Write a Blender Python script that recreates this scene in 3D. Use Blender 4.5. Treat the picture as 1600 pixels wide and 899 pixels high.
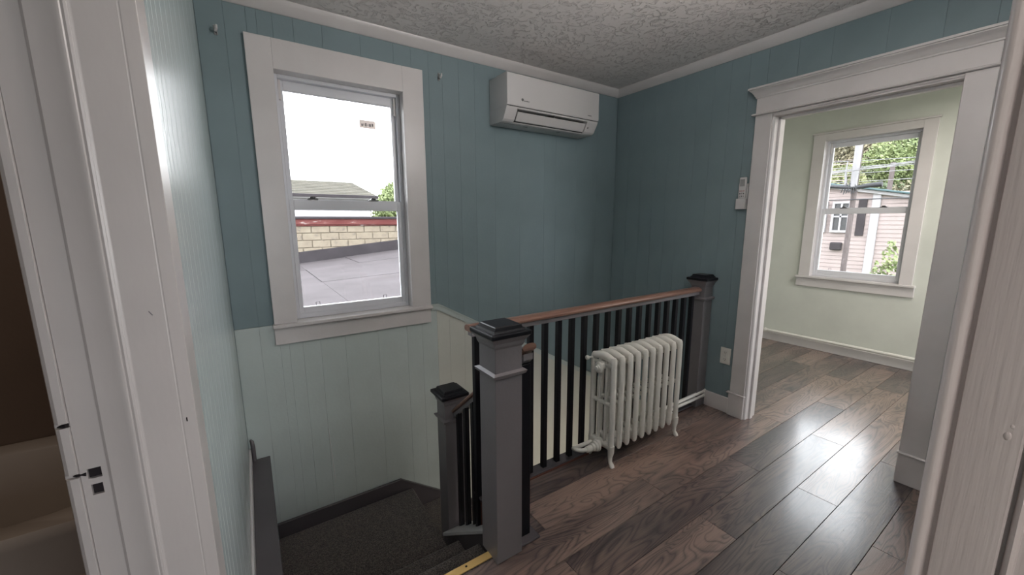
import bpy, bmesh, math, random
from mathutils import Vector, Matrix
random.seed(7)
for o in list(bpy.data.objects): bpy.data.objects.remove(o, do_unlink=True)
SC = bpy.context.scene
COL = SC.collection
D2R = math.pi/180

# ------------------------------------------------------------------ camera
F_PX, PITCH, YAW, ROLL, CAM_H = 614.49, 9.605*D2R, 33.793*D2R, -0.197*D2R, 1.45
fw = Vector((math.sin(YAW)*math.cos(PITCH), math.cos(YAW)*math.cos(PITCH), -math.sin(PITCH)))
rt = Vector((math.cos(YAW), -math.sin(YAW), 0)); up = rt.cross(fw)
r2 = rt*math.cos(ROLL) + up*math.sin(ROLL); u2 = -rt*math.sin(ROLL) + up*math.cos(ROLL)
cd = bpy.data.cameras.new('camera'); cam = bpy.data.objects.new('camera', cd); COL.objects.link(cam)
cd.sensor_fit = 'HORIZONTAL'; cd.sensor_width = 36.0; cd.lens = 36.0*F_PX/1600.0; cd.clip_start = 0.01; cd.clip_end = 400
cam.matrix_world = Matrix(((r2.x, u2.x, -fw.x, 0), (r2.y, u2.y, -fw.y, 0), (r2.z, u2.z, -fw.z, CAM_H), (0, 0, 0, 1)))
SC.camera = cam

# ------------------------------------------------------------------ world, lights, exposure
w = bpy.data.worlds.new('overcast_sky'); SC.world = w; w.use_nodes = True
nt = w.node_tree; nt.nodes.clear()
out = nt.nodes.new('ShaderNodeOutputWorld'); bg = nt.nodes.new('ShaderNodeBackground')
tc = nt.nodes.new('ShaderNodeTexCoord'); sx = nt.nodes.new('ShaderNodeSeparateXYZ'); cr = nt.nodes.new('ShaderNodeValToRGB')
cr.color_ramp.elements[0].position = 0.0; cr.color_ramp.elements[0].color = (0.98, 0.98, 1.0, 1)
cr.color_ramp.elements[1].position = 1.0; cr.color_ramp.elements[1].color = (0.88, 0.93, 1.0, 1)
nt.links.new(tc.outputs['Generated'], sx.inputs[0]); nt.links.new(sx.outputs['Z'], cr.inputs[0])
nt.links.new(cr.outputs[0], bg.inputs[0]); nt.links.new(bg.outputs[0], out.inputs[0])
bg.inputs[1].default_value = 9.0
SC.view_settings.view_transform = 'Standard'; SC.view_settings.look = 'None'
SC.view_settings.exposure = 0.30; SC.view_settings.gamma = 1.0; SC.view_settings.use_curve_mapping = False

def portal(name, loc, direction, sx_, sy_):
    l = bpy.data.lights.new(name, 'AREA'); l.shape = 'RECTANGLE'; l.size = sx_; l.size_y = sy_
    l.cycles.is_portal = True
    o = bpy.data.objects.new(name, l); COL.objects.link(o); o.location = loc
    o.rotation_euler = Vector(direction).to_track_quat('-Z', 'Y').to_euler()
def area(name, loc, direction, sx_, sy_, power, col):
    l = bpy.data.lights.new(name, 'AREA'); l.shape = 'RECTANGLE'; l.size = sx_; l.size_y = sy_
    l.energy = power; l.color = col
    o = bpy.data.objects.new(name, l); COL.objects.link(o); o.location = loc
    o.rotation_euler = Vector(direction).to_track_quat('-Z', 'Y').to_euler()
    return o
portal('window_daylight_stair', (0.558, 2.85, 1.56), (0, -1, 0), 0.76, 1.45)
portal('window_daylight_far', (5.42, 1.415, 1.555), (-1, 0, 0), 0.80, 1.50)
portal('window_daylight_far_side', (4.15, -1.72, 1.5), (0, 1, 0), 1.5, 1.5)
portal('window_daylight_bedroom', (1.15, -3.40, 1.5), (0, 1, 0), 1.6, 1.5)
area('bedroom_fill', (-0.35, -1.2, 2.45), (0, 0, -1), 0.9, 0.9, 16, (1.0, 0.90, 0.85))  # added fill from behind the viewer, not a known fixture
area('far_room_fill', (4.1, 0.2, 2.50), (0, 0, -1), 0.8, 0.8, 26, (1.0, 0.90, 0.84))  # unseen fill added to lift the next room
area('bathroom_fill', (-1.2, 1.2, 2.45), (0, 0, -1), 0.4, 0.4, 5, (1.0, 0.85, 0.72))  # fill added to brighten tub and brown walls, no source in view
area('stairwell_lamp', (1.9, 1.73, -0.75), (-0.1, 1, -0.15), 1.5, 0.5, 5.0, (1.0, 0.88, 0.75))
def point_fill(name, loc, rad, power, col):
    l = bpy.data.lights.new(name, 'POINT'); l.shadow_soft_size = rad; l.energy = power; l.color = col
    o = bpy.data.objects.new(name, l); COL.objects.link(o); o.location = loc
point_fill('hall_fill', (1.5, 0.26, 2.16), 0.20, 9, (1.0, 0.92, 0.88))  # added point fill, since daylight alone leaves the hall too dark
area('hall_ceiling_fill', (1.55, 0.30, 2.24), (-0.40, 0.45, 1), 0.35, 0.35, 19, (1.0, 0.92, 0.88))  # added upward fill out of frame, brightens the plaster ceiling

# ------------------------------------------------------------------ materials
def new_mat(name):
    m = bpy.data.materials.new(name); m.use_nodes = True
    n = m.node_tree; b = n.nodes['Principled BSDF']; return m, n, b
def ramp(n, fac, stops):
    r = n.nodes.new('ShaderNodeValToRGB'); e = r.color_ramp.elements
    while len(e) < len(stops): e.new(0.5)
    for i, (p, c) in enumerate(stops): e[i].position = p; e[i].color = (*c, 1)
    n.links.new(fac, r.inputs[0]); return r.outputs[0]
def objco(n, scale=(1, 1, 1), rnd=False):
    t = n.nodes.new('ShaderNodeTexCoord'); mp = n.nodes.new('ShaderNodeMapping'); mp.inputs['Scale'].default_value = scale
    src = t.outputs['Object']
    if rnd:
        oi = n.nodes.new('ShaderNodeObjectInfo'); m = n.nodes.new('ShaderNodeMath'); m.operation = 'MULTIPLY'; m.inputs[1].default_value = 57.0
        n.links.new(oi.outputs['Random'], m.inputs[0]); va = n.nodes.new('ShaderNodeVectorMath'); va.operation = 'ADD'
        n.links.new(src, va.inputs[0]); n.links.new(m.outputs[0], va.inputs[1]); src = va.outputs[0]
    n.links.new(src, mp.inputs[0]); return mp.outputs[0]
def noise(n, vec, scale, detail=3, rough=0.5, dist=0.0):
    x = n.nodes.new('ShaderNodeTexNoise'); x.inputs['Scale'].default_value = scale; x.inputs['Detail'].default_value = detail
    x.inputs['Roughness'].default_value = rough; x.inputs['Distortion'].default_value = dist
    n.links.new(vec, x.inputs['Vector']); return x.outputs['Fac']
def bump(n, b, h, dist, strength=1.0):
    x = n.nodes.new('ShaderNodeBump'); x.inputs['Distance'].default_value = dist; x.inputs['Strength'].default_value = strength
    n.links.new(h, x.inputs['Height']); n.links.new(x.outputs[0], b.inputs['Normal'])
def paint(name, col, rough=0.45, var=0.06, bscale=60, bdist=0.0006, bsc=(1, 1, 1), spec=0.5):
    m, n, b = new_mat(name); co = objco(n, bsc)
    f = noise(n, objco(n), 3.0, 4)
    lo = tuple(c*(1-var) for c in col); hi = tuple(min(1, c*(1+var)) for c in col)
    n.links.new(ramp(n, f, [(0.3, lo), (0.7, hi)]), b.inputs['Base Color'])
    b.inputs['Roughness'].default_value = rough; b.inputs['Specular IOR Level'].default_value = spec
    if bdist: bump(n, b, noise(n, co, bscale, 3), bdist)
    return m
TEAL = paint('teal_paint', (0.200, 0.268, 0.288), 0.55, spec=0.35)
MINT = paint('pale_mint_paint', (0.50, 0.570, 0.555), 0.40)
CREAM = paint('warm_cream_mint_paint', (0.58, 0.60, 0.55), 0.40)
LEFTP = paint('glossy_pale_paint', (0.55, 0.62, 0.62), 0.20, bscale=25, bdist=0.0010, spec=1.0)
WHITE = paint('white_trim_paint', (0.64, 0.615, 0.61), 0.32)
JAMB = paint('brushed_white_door_paint', (0.52, 0.485, 0.470), 0.34, bscale=30, bdist=0.0005, bsc=(1, 1, 0.3))
JAMBR = paint('brush_marked_white_paint', (0.68, 0.625, 0.625), 0.28, bscale=260, bdist=0.0006, bsc=(1, 1, 0.05))
VINYL = paint('white_vinyl', (0.68, 0.69, 0.73), 0.30, 0.02, bdist=0)
FARW = paint('pale_green_wall_paint', (0.63, 0.655, 0.60), 0.5)
GREY = paint('grey_post_paint', (0.185, 0.172, 0.182), 0.38)
DGREY = paint('charcoal_skirt_paint', (0.085, 0.077, 0.084), 0.25)
BLACK = paint('black_baluster_paint', (0.006, 0.006, 0.009), 0.42, bdist=0, spec=0.3)
RADW = paint('cream_white_radiator_enamel', (0.78, 0.77, 0.72), 0.33, bscale=90, bdist=0.0012)
PLAST = paint('white_plastic', (0.60, 0.59, 0.59), 0.35, 0.01, bdist=0)
DPLAS = paint('dark_plastic', (0.02, 0.02, 0.022), 0.4, bdist=0)
GPLAS = paint('grey_plastic', (0.10, 0.10, 0.105), 0.4, bdist=0)
PINKG = paint('pink_grey_plastic', (0.45, 0.27, 0.26), 0.4, bdist=0)
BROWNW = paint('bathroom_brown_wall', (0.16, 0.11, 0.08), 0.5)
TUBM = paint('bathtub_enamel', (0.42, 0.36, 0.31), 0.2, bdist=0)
HOLE = paint('dark_mortise_void', (0.012, 0.008, 0.010), 0.9)
REDW = paint('raw_red_brown_edge', (0.09, 0.028, 0.018), 0.7)
LABEL = paint('faded_label_paper', (0.42, 0.36, 0.33), 0.7, 0.15)
_b = LABEL.node_tree.nodes['Principled BSDF']; _b.inputs['Transmission Weight'].default_value = 0.55; _b.inputs['Roughness'].default_value = 0.9
LABELD = paint('faded_label_ink', (0.10, 0.09, 0.09), 0.7)
STEEL = paint('dull_metal', (0.30, 0.30, 0.30), 0.4, bdist=0)

def mat_brass():
    m, n, b = new_mat('brass_strip'); b.inputs['Base Color'].default_value = (0.78, 0.52, 0.20, 1)
    b.inputs['Metallic'].default_value = 0.85; b.inputs['Roughness'].default_value = 0.42
    bump(n, b, noise(n, objco(n, (1, 30, 1)), 40), 0.0003); return m
BRASS = mat_brass()
def mat_ceiling():
    m, n, b = new_mat('stippled_ceiling_plaster'); b.inputs['Base Color'].default_value = (0.84, 0.80, 0.78, 1); b.inputs['Roughness'].default_value = 0.6
    co = objco(n); a = noise(n, co, 17, 5, 0.62, 1.9); c = noise(n, co, 4, 2)
    r = n.nodes.new('ShaderNodeValToRGB'); r.color_ramp.elements[0].position = 0.53; r.color_ramp.elements[1].position = 0.62
    n.links.new(a, r.inputs[0]); mx = n.nodes.new('ShaderNodeMath'); mx.operation = 'MULTIPLY'
    n.links.new(r.outputs[0], mx.inputs[0]); n.links.new(c, mx.inputs[1])
    bump(n, b, mx.outputs[0], 0.013); return m
CEILM = mat_ceiling()
def mat_wood_floor():
    m, n, b = new_mat('grey_walnut_plank')
    oi = n.nodes.new('ShaderNodeObjectInfo')
    co = objco(n, (1, 1, 1), True)
    mp = n.nodes.new('ShaderNodeMapping'); mp.inputs['Scale'].default_value = (0.95, 5.2, 1); n.links.new(co, mp.inputs[0])
    base = n.nodes.new('ShaderNodeTexNoise'); base.inputs['Scale'].default_value = 1.15; base.inputs['Detail'].default_value = 2.0
    base.inputs['Distortion'].default_value = 0.9; n.links.new(mp.outputs[0], base.inputs['Vector'])
    mul = n.nodes.new('ShaderNodeMath'); mul.operation = 'MULTIPLY'; mul.inputs[1].default_value = 58.0; n.links.new(base.outputs['Fac'], mul.inputs[0])
    sn = n.nodes.new('ShaderNodeMath'); sn.operation = 'SINE'; n.links.new(mul.outputs[0], sn.inputs[0])
    ab = n.nodes.new('ShaderNodeMath'); ab.operation = 'ABSOLUTE'; n.links.new(sn.outputs[0], ab.inputs[0])
    pw = n.nodes.new('ShaderNodeMath'); pw.operation = 'POWER'; pw.inputs[1].default_value = 0.35; n.links.new(ab.outputs[0], pw.inputs[0])
    ma = n.nodes.new('ShaderNodeMapRange'); ma.inputs[1].default_value = 0.2; ma.inputs[2].default_value = 1; n.links.new(pw.outputs[0], ma.inputs[0])
    ma.inputs[3].default_value = 0.0; ma.inputs[4].default_value = 0.66
    mp2 = n.nodes.new('ShaderNodeMapping'); mp2.inputs['Scale'].default_value = (2.2, 75, 1); n.links.new(co, mp2.inputs[0])
    fine = noise(n, mp2.outputs[0], 3.0, 5, 0.65)
    blotch = noise(n, mp.outputs[0], 1.6, 3, 0.5, 0.6)
    mix = n.nodes.new('ShaderNodeMix'); mix.data_type = 'FLOAT'; mix.inputs[0].default_value = 0.48
    n.links.new(ma.outputs[0], mix.inputs[2]); n.links.new(fine, mix.inputs[3])
    mix2 = n.nodes.new('ShaderNodeMix'); mix2.data_type = 'FLOAT'; mix2.inputs[0].default_value = 0.42
    n.links.new(mix.outputs[0], mix2.inputs[2]); n.links.new(blotch, mix2.inputs[3])
    ad = n.nodes.new('ShaderNodeMath'); ad.operation = 'MULTIPLY_ADD'; ad.inputs[1].default_value = 0.22; ad.inputs[2].default_value = -0.11
    n.links.new(oi.outputs['Random'], ad.inputs[0]); s = n.nodes.new('ShaderNodeMath'); s.operation = 'ADD'
    n.links.new(mix2.outputs[0], s.inputs[0]); n.links.new(ad.outputs[0], s.inputs[1])
    c = ramp(n, s.outputs[0], [(0.30, (0.022, 0.015, 0.016)), (0.41, (0.062, 0.043, 0.041)), (0.53, (0.135, 0.094, 0.080)), (0.66, (0.26, 0.180, 0.145))])
    n.links.new(c, b.inputs['Base Color'])
    rr = n.nodes.new('ShaderNodeMapRange'); rr.inputs[3].default_value = 0.24; rr.inputs[4].default_value = 0.36; n.links.new(fine, rr.inputs[0]); n.links.new(rr.outputs[0], b.inputs['Roughness'])
    b.inputs['Specular IOR Level'].default_value = 0.8; b.inputs['Coat Weight'].default_value = 0.65; b.inputs['Coat Roughness'].default_value = 0.17; b.inputs['Coat IOR'].default_value = 1.6
    bump(n, b, fine, 0.0007); return m
FLOORM = mat_wood_floor()
def mat_rail():
    m, n, b = new_mat('reddish_oak_rail'); f = noise(n, objco(n, (2, 45, 45)), 2.0, 4, 0.6)
    n.links.new(ramp(n, f, [(0.3, (0.15, 0.080, 0.060)), (0.7, (0.27, 0.155, 0.115))]), b.inputs['Base Color']); b.inputs['Roughness'].default_value = 0.32; return m
RAILM = mat_rail()
def mat_carpet():
    m, n, b = new_mat('speckled_brown_carpet'); co = objco(n)
    f = noise(n, co, 150, 2, 0.9); g = noise(n, co, 400, 3)
    mx = n.nodes.new('ShaderNodeMath'); mx.operation = 'ADD'; n.links.new(f, mx.inputs[0]); n.links.new(g, mx.inputs[1])
    n.links.new(ramp(n, mx.outputs[0], [(0.43, (0.012, 0.009, 0.008)), (0.50, (0.052, 0.040, 0.034)), (0.57, (0.24, 0.195, 0.165))]), b.inputs['Base Color'])
    m2 = n.nodes.new('ShaderNodeMath'); m2.operation = 'MULTIPLY'; m2.inputs[1].default_value = 0.5; n.links.new(mx.outputs[0], m2.inputs[0])
    for l in list(n.links):
        if l.to_node.type == 'VALTORGB': n.links.remove(l)
    for nd in n.nodes:
        if nd.type == 'VALTORGB': n.links.new(m2.outputs[0], nd.inputs[0])
    b.inputs['Roughness'].default_value = 1.0; b.inputs['Sheen Weight'].default_value = 0.3
    bump(n, b, f, 0.006); return m
CARPET = mat_carpet()
def mat_glass():
    m = bpy.data.materials.new('window_glass'); m.use_nodes = True; n = m.node_tree; n.nodes.clear()
    o = n.nodes.new('ShaderNodeOutputMaterial'); mix = n.nodes.new('ShaderNodeMixShader'); t = n.nodes.new('ShaderNodeBsdfTransparent'); g = n.nodes.new('ShaderNodeBsdfGlossy')
    fr = n.nodes.new('ShaderNodeFresnel'); fr.inputs[0].default_value = 1.45; t.inputs[0].default_value = (0.93, 0.94, 0.94, 1); g.inputs['Roughness'].default_value = 0.02
    n.links.new(fr.outputs[0], mix.inputs[0]); n.links.new(t.outputs[0], mix.inputs[1]); n.links.new(g.outputs[0], mix.inputs[2]); n.links.new(mix.outputs[0], o.inputs[0]); return m
GLASS = mat_glass()
def speck(name, stops, scale, rough=0.9, bd=0.004, sc=(1, 1, 1)):
    m, n, b = new_mat(name); f = noise(n, objco(n, sc, True), scale, 5, 0.65)
    n.links.new(ramp(n, f, stops), b.inputs['Base Color']); b.inputs['Roughness'].default_value = rough; b.inputs['Specular IOR Level'].default_value = 0.15
    if bd: bump(n, b, f, bd)
    return m
DECKM = speck('grey_roof_membrane', [(0.35, (0.048, 0.041, 0.042)), (0.65, (0.062, 0.053, 0.055))], 1.2, 0.95)
FLASHM = speck('dark_grey_membrane_upstand', [(0.35, (0.028, 0.024, 0.026)), (0.65, (0.038, 0.033, 0.036))], 2.0, 0.95)
BLOCKM = speck('tan_painted_block', [(0.30, (0.10, 0.085, 0.075)), (0.42, (0.165, 0.138, 0.105)), (0.7, (0.20, 0.172, 0.130))], 5.0)
REDM = speck('peeling_red_paint', [(0.40, (0.085, 0.026, 0.024)), (0.60, (0.11, 0.04, 0.036)), (0.66, (0.25, 0.22, 0.21))], 2.2, sc=(1, 1, 3))
SHINGM = speck('mossy_grey_green_shingle', [(0.3, (0.050, 0.046, 0.036)), (0.7, (0.078, 0.071, 0.056))], 3.0)
SIDEM = paint('pale_pink_siding', (0.21, 0.168, 0.158), 0.6, bdist=0)
WSIDE = paint('white_outdoor_paint', (0.26, 0.25, 0.26), 0.6, bdist=0)
POLEM = speck('weathered_pole_wood', [(0.3, (0.055, 0.045, 0.042)), (0.7, (0.12, 0.10, 0.10))], 6, sc=(8, 8, 0.6))
WIREM = paint('pale_cable', (0.16, 0.155, 0.16), 0.6, bdist=0)
DWIRE = paint('dark_cable', (0.008, 0.008, 0.011), 0.6, bdist=0)
TEALR = paint('teal_metal_edge', (0.028, 0.06, 0.065), 0.5, bdist=0)
BARKM = speck('tree_bark', [(0.3, (0.05, 0.035, 0.025)), (0.7, (0.11, 0.08, 0.06))], 8)
EARTH = speck('hillside_scrub', [(0.3, (0.05, 0.075, 0.03)), (0.7, (0.13, 0.14, 0.07))], 0.6)
def leafmat(name, a, c):
    m, n, b = new_mat(name); f = noise(n, objco(n, (1, 1, 1), True), 1.6, 4, 0.7)
    n.links.new(ramp(n, f, [(0.35, a), (0.65, c)]), b.inputs['Base Color']); b.inputs['Roughness'].default_value = 0.7; return m
LEAF = [leafmat('deep_green_leaf', (0.05, 0.07, 0.035), (0.105, 0.135, 0.07)), leafmat('yellow_green_leaf', (0.10, 0.115, 0.045), (0.20, 0.21, 0.09)),
        leafmat('olive_leaf', (0.09, 0.085, 0.05), (0.17, 0.145, 0.09)), leafmat('bright_leaf', (0.09, 0.125, 0.045), (0.18, 0.21, 0.085))]

# ------------------------------------------------------------------ mesh helpers
WORLD = {}
class MB:
    def __init__(self): self.bm = bmesh.new()
    def add(self, verts, faces, bevel=0, seg=1):
        vs = [self.bm.verts.new(v) for v in verts]; fs = []
        for f in faces:
            try: fs.append(self.bm.faces.new([vs[i] for i in f]))
            except ValueError: pass
        if bevel:
            es = list({e for f in fs for e in f.edges})
            bmesh.ops.bevel(self.bm, geom=es, offset=bevel, segments=seg, affect='EDGES', profile=0.5, clamp_overlap=True)
        return self
    def box(self, x0, x1, y0, y1, z0, z1, bevel=0, seg=1):
        v = [(x0,y0,z0),(x1,y0,z0),(x1,y1,z0),(x0,y1,z0),(x0,y0,z1),(x1,y0,z1),(x1,y1,z1),(x0,y1,z1)]
        return self.add(v, [(0,3,2,1),(4,5,6,7),(0,1,5,4),(1,2,6,5),(2,3,7,6),(3,0,4,7)], bevel, seg)
    def prism(self, poly, a, b, axis='z', bevel=0, seg=1):
        # poly in the two other axes (x: (y,z), y: (x,z), z: (x,y))
        def P(q, t): return (t, q[0], q[1]) if axis == 'x' else ((q[0], t, q[1]) if axis == 'y' else (q[0], q[1], t))
        n = len(poly); v = [P(q, a) for q in poly] + [P(q, b) for q in poly]
        f = [tuple(range(n))[::-1], tuple(range(n, 2*n))] + [(i, (i+1) % n, n+(i+1) % n, n+i) for i in range(n)]
        return self.add(v, f, bevel, seg)
    def tube(self, path, rad, seg=10, caps=True):
        path = [Vector(p) for p in path]; rr = rad if isinstance(rad, (list, tuple)) else [rad]*len(path); rings = []
        prev = None
        for i, p in enumerate(path):
            t = (path[min(i+1, len(path)-1)] - path[max(i-1, 0)]).normalized()
            if prev is None:
                a = Vector((0, 0, 1)) if abs(t.z) < 0.9 else Vector((1, 0, 0)); u = t.cross(a).normalized()
            else:
                u = (prev - t*prev.dot(t)).normalized()
            prev = u; v = t.cross(u)
            rings.append([self.bm.verts.new(p + (u*math.cos(2*math.pi*k/seg) + v*math.sin(2*math.pi*k/seg))*rr[i]) for k in range(seg)])
        for i in range(len(rings)-1):
            for k in range(seg): self.bm.faces.new([rings[i][k], rings[i][(k+1) % seg], rings[i+1][(k+1) % seg], rings[i+1][k]])
        if caps: self.bm.faces.new(rings[0][::-1]); self.bm.faces.new(rings[-1])
        return self
    def lathe(self, c, d, prof, seg=20):
        # prof: (distance along d, radius)
        c = Vector(c); d = Vector(d).normalized()
        return self.tube([c + d*(t + 1e-5*i) for i, (t, r) in enumerate(prof)], [max(r, 1e-4) for t, r in prof], seg)
    def sphere(self, c, r, u=12, v=8, sc=(1, 1, 1)):
        bmesh.ops.create_uvsphere(self.bm, u_segments=u, v_segments=v, radius=r, matrix=Matrix.Translation(c) @ Matrix.Diagonal((*sc, 1))); return self
    def build(self, name, mat, parent=None, smooth=False, angle=40):
        bm = self.bm; bmesh.ops.recalc_face_normals(bm, faces=bm.faces[:])
        xs = [v.co for v in bm.verts]
        c = Vector([(min(p[i] for p in xs) + max(p[i] for p in xs))/2 for i in range(3)])
        bmesh.ops.translate(bm, verts=bm.verts[:], vec=-c)
        me = bpy.data.meshes.new(name); bm.to_mesh(me); bm.free()
        me.materials.append(mat)
        if smooth:
            for p in me.polygons: p.use_smooth = True
            try: me.set_sharp_from_angle(angle=angle*D2R)
            except Exception: pass
        o = bpy.data.objects.new(name, me); COL.objects.link(o)
        put(o, c, parent); return o
def put(o, c, parent):
    if parent is not None:
        o.parent = parent; o.location = Vector(c) - WORLD[parent.name]
    else: o.location = c
    WORLD[o.name] = Vector(c)
def empty(name, loc):
    o = bpy.data.objects.new(name, None); COL.objects.link(o); o.location = loc; o.empty_display_size = 0.1; WORLD[o.name] = Vector(loc); return o
def tag(o, label, cat, group=None):
    o['label'] = label; o['category'] = cat
    if group: o['group'] = group
    return o
def struct(o, label=None):
    o['kind'] = 'structure'
    if label: o['label'] = label
    return o
def copyto(o, loc, parent=None, name=None):
    c = o.copy(); COL.objects.link(c)
    if name: c.name = name
    put(c, loc, parent); return c

B, R, L = 2.622, 2.92, -0.108          # back wall, right wall, left wall planes
CZ = 2.60

# ------------------------------------------------------------------ floor with planks
floor = MB()
for a in [(-0.108, 5.36, -0.33, 1.29), (0.895, 5.36, 1.29, 1.655), (3.03, 5.36, 1.655, 3.1), (-1.3, 5.36, -3.4, -0.33)]:
    floor.box(a[0], a[1], a[2], a[3], -0.22, -0.012)
floor = floor.build('floor', REDW); struct(floor, 'grey brown wood plank floor')
PW = 0.18
def plank(x0, x1, y0, y1):
    g = 0.0008
    MB().box(x0+g, x1-g, y0+g, y1-g, -0.012, 0.0, 0.0011).build('plank', FLOORM, floor)
rows = {}
joint = {0: 2.21, 1: 1.725, 2: 2.385, 3: 1.742, 4: 1.01, 5: 1.74, 6: 2.40, 7: 1.9}
for k in range(-4, 15):
    y0 = 0.39 - PW + k*PW; y1 = y0+PW
    j = joint.get(k, 0.6 + random.random()*1.2); LEN = 1.35
    xa = -0.105
    if y0 > 1.28: xa = 1.0
    if y0 > 1.64: xa = 3.035
    y1c = min(y1, 1.62) if xa == 1.0 else y1
    x = j
    while x > xa: x -= LEN
    while x < 5.25:
        a, b_ = max(x, xa), min(x+LEN, 5.245)
        if b_-a > 0.02:
            if y1c < y1-0.001 and b_ > 3.03:
                if a < 3.0: plank(a, 3.03, y0, y1c)
                plank(max(a, 3.03), b_, y0, y1)
            else: plank(a, b_, y0, y1c)
        x += LEN
# ------------------------------------------------------------------ stairwell side of the floor, brass strip
nos = MB().box(-0.105, 0.80, 1.293, 1.330, -0.001, 0.006, 0.002).build('brass_nosing_strip', BRASS)
tag(nos, 'worn brass nosing strip along the top edge of the carpeted stairs', 'trim strip')
for x in (0.12, 0.38, 0.64):
    MB().lathe((x, 1.312, 0.0055), (0, 0, 1), [(0, 0.005), (0.0012, 0.005), (0.0016, 0.0)], 10).build('screw', HOLE, nos, True)

# ------------------------------------------------------------------ walls
def board(poly, mat, parent, axis, back, front, name='panel'):
    MB().prism(poly, back, front, axis, 0.0007).build(name, mat, parent)
def wz(x): return 0.855 if x < 1.106 else 0.855 - 0.560*(x-1.106)
wb = MB()
wb.box(-2.5, -0.15, B+0.008, 2.80, -2.7, 2.75).box(-0.15, 0.200, B+0.008, 2.80, -2.7, 2.75).box(0.917, 3.04, B+0.008, 2.80, -2.7, 2.75)
wb.box(0.200, 0.917, B+0.008, 2.80, -2.7, 0.855).box(0.200, 0.917, B+0.008, 2.80, 2.268, 2.75)
wall_back = struct(wb.build('wall_back', TEAL), 'teal panelled wall over pale mint lower panelling')
cols = [-0.107, 0.009, 0.104, 0.150, 0.222, 0.320, 0.464, 0.672, 0.869, 0.98, 1.097, 1.194, 1.316, 1.44, 1.605, 1.831, 2.076, 2.20, 2.432, 2.68, 2.918]
for a, b_ in zip(cols, cols[1:]):
    g = 0.0003; x0, x1 = a+g, b_-g
    inwin = a >= 0.149 and b_ <= 0.981
    lo = 0.80 if inwin else None
    zt0, zt1 = (lo, lo) if inwin else (wz(x0)-0.001, wz(x1)-0.001)
    poly = [(x0, -2.68), (x1, -2.68), (x1, zt1), (x0, zt0)]
    if a < 1.10 < b_: poly = [(x0, -2.68), (x1, -2.68), (x1, zt1), (1.106, 0.854), (x0, zt0)]
    board(poly, MINT if a < 1.0 else CREAM, wall_back, 'y', B+0.008, B)
    zb0, zb1 = (2.30, 2.30) if inwin else (wz(x0)+0.001, wz(x1)+0.001)
    board([(x0, zb0), (x1, zb1), (x1, 2.598), (x0, 2.598)], TEAL, wall_back, 'y', B+0.008, B)
MB().tube([(0.322, B-0.0006, 0.16), (0.324, B-0.0006, 0.08), (0.330, B-0.0006, -0.06), (0.335, B-0.0006, -0.18), (0.338, B-0.0006, -0.27)], [0.0008, 0.0016, 0.0014, 0.0016, 0.0006], 6).build('panel_crack', WHITE, wall_back)
# sloping chair rail on the stair slope
t = MB().prism([(1.05, 0.855), (1.106, 0.855), (R, wz(R)), (R, wz(R)-0.035), (1.106, 0.815), (1.05, 0.815)], B-0.010, B, 'y', 0.002).build('trim_1', MINT); struct(t, 'sloping mint trim where teal meets the pale lower wall')
t = MB().prism([(1.048, 0.862), (1.108, 0.862), (R, wz(R)+0.006), (R, wz(R)), (1.106, 0.855), (1.048, 0.855)], B-0.016, B, 'y', 0.001).build('trim_2', MINT); struct(t)

# left wall (boards), bathroom door opening Y 0.055..0.82
wl = MB().box(-0.264, L-0.006, 0.835, B+0.006, -0.012, 2.75).box(-0.264, L-0.006, B-0.9, B+0.006, -2.7, -0.012).box(-0.264, L, -0.10, 0.02, -0.012, 2.75).box(-0.264, L, 0.02, 0.835, 2.08, 2.75)
wall_left = struct(wl.build('wall_left', TEAL), 'glossy pale panelled wall beside the stairs')
ys = [0.906, 0.958, 1.010, 1.060, 1.122, 1.205, 1.303, 1.42, 1.552, 1.70, 1.88, 2.08, 2.33, 2.620]
for a, b_ in zip(ys, ys[1:]):
    MB().box(L-0.006, L, a+0.0008, b_-0.0008, 0.0, 2.598, 0.0010).build('panel', LEFTP, wall_left)
struct(MB().box(L, L+0.011, 0.905, B, 0.001, 0.135, 0.003).build('baseboard_left', WHITE), 'narrow pinkish white skirting above the grey ledge')
# ledge box running down the left of the stairs
ld = empty('stair_side_ledge', (-0.06, 1.98, 0.06)); tag(ld, 'dark grey boxed ledge running along the left wall beside the stairs', 'ledge')
MB().box(L+0.011, -0.008, 1.335, B-0.004, 0.040, 0.060, 0.003).build('top_board', DGREY, ld)
MB().box(L+0.001, -0.014, 1.335, B-0.004, -1.2, 0.040).build('side_panel', DGREY, ld)
MB().tube([(L+0.022, B-0.02, 0.060), (L+0.022, B-0.02, 0.15), (L+0.019, B-0.012, 0.18), (L+0.012, B-0.008, 0.192)], [0.011, 0.011, 0.010, 0.005], 10).build('end_block', DGREY, ld, True)

# right wall with doorway Y 0.467..1.26
wr = MB()
wr.box(R+0.008, 3.04, 1.304, B+0.008, -0.22, 2.75).box(R+0.008, 3.04, -3.4, 0.447, -0.22, 2.75).box(R+0.008, 3.04, 0.447, 1.304, 2.14, 2.75).box(R+0.008, 3.04, 1.655, B+0.008, -2.7, -0.22)
wall_right = struct(wr.build('wall_right', TEAL), 'teal panelled wall with the open doorway')
rys = [1.36, 1.475, 1.598, 1.72, 1.841, 1.96, 2.07, 2.20, 2.329, 2.47, 2.620]
for a, b_ in zip(rys, rys[1:]):
    MB().box(R, R+0.008, a+0.0003, b_-0.0003, 0.0 if a < 1.65 else -0.2, 2.598, 0.0007).build('panel', TEAL, wall_right)
for a, b_ in ((0.40, 0.57), (0.57, 0.78), (0.78, 1.02), (1.02, 1.19), (1.19, 1.36)):
    MB().box(R, R+0.008, a+0.0003, b_-0.0003, 2.22, 2.598, 0.0007).build('panel', TEAL, wall_right)
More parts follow.
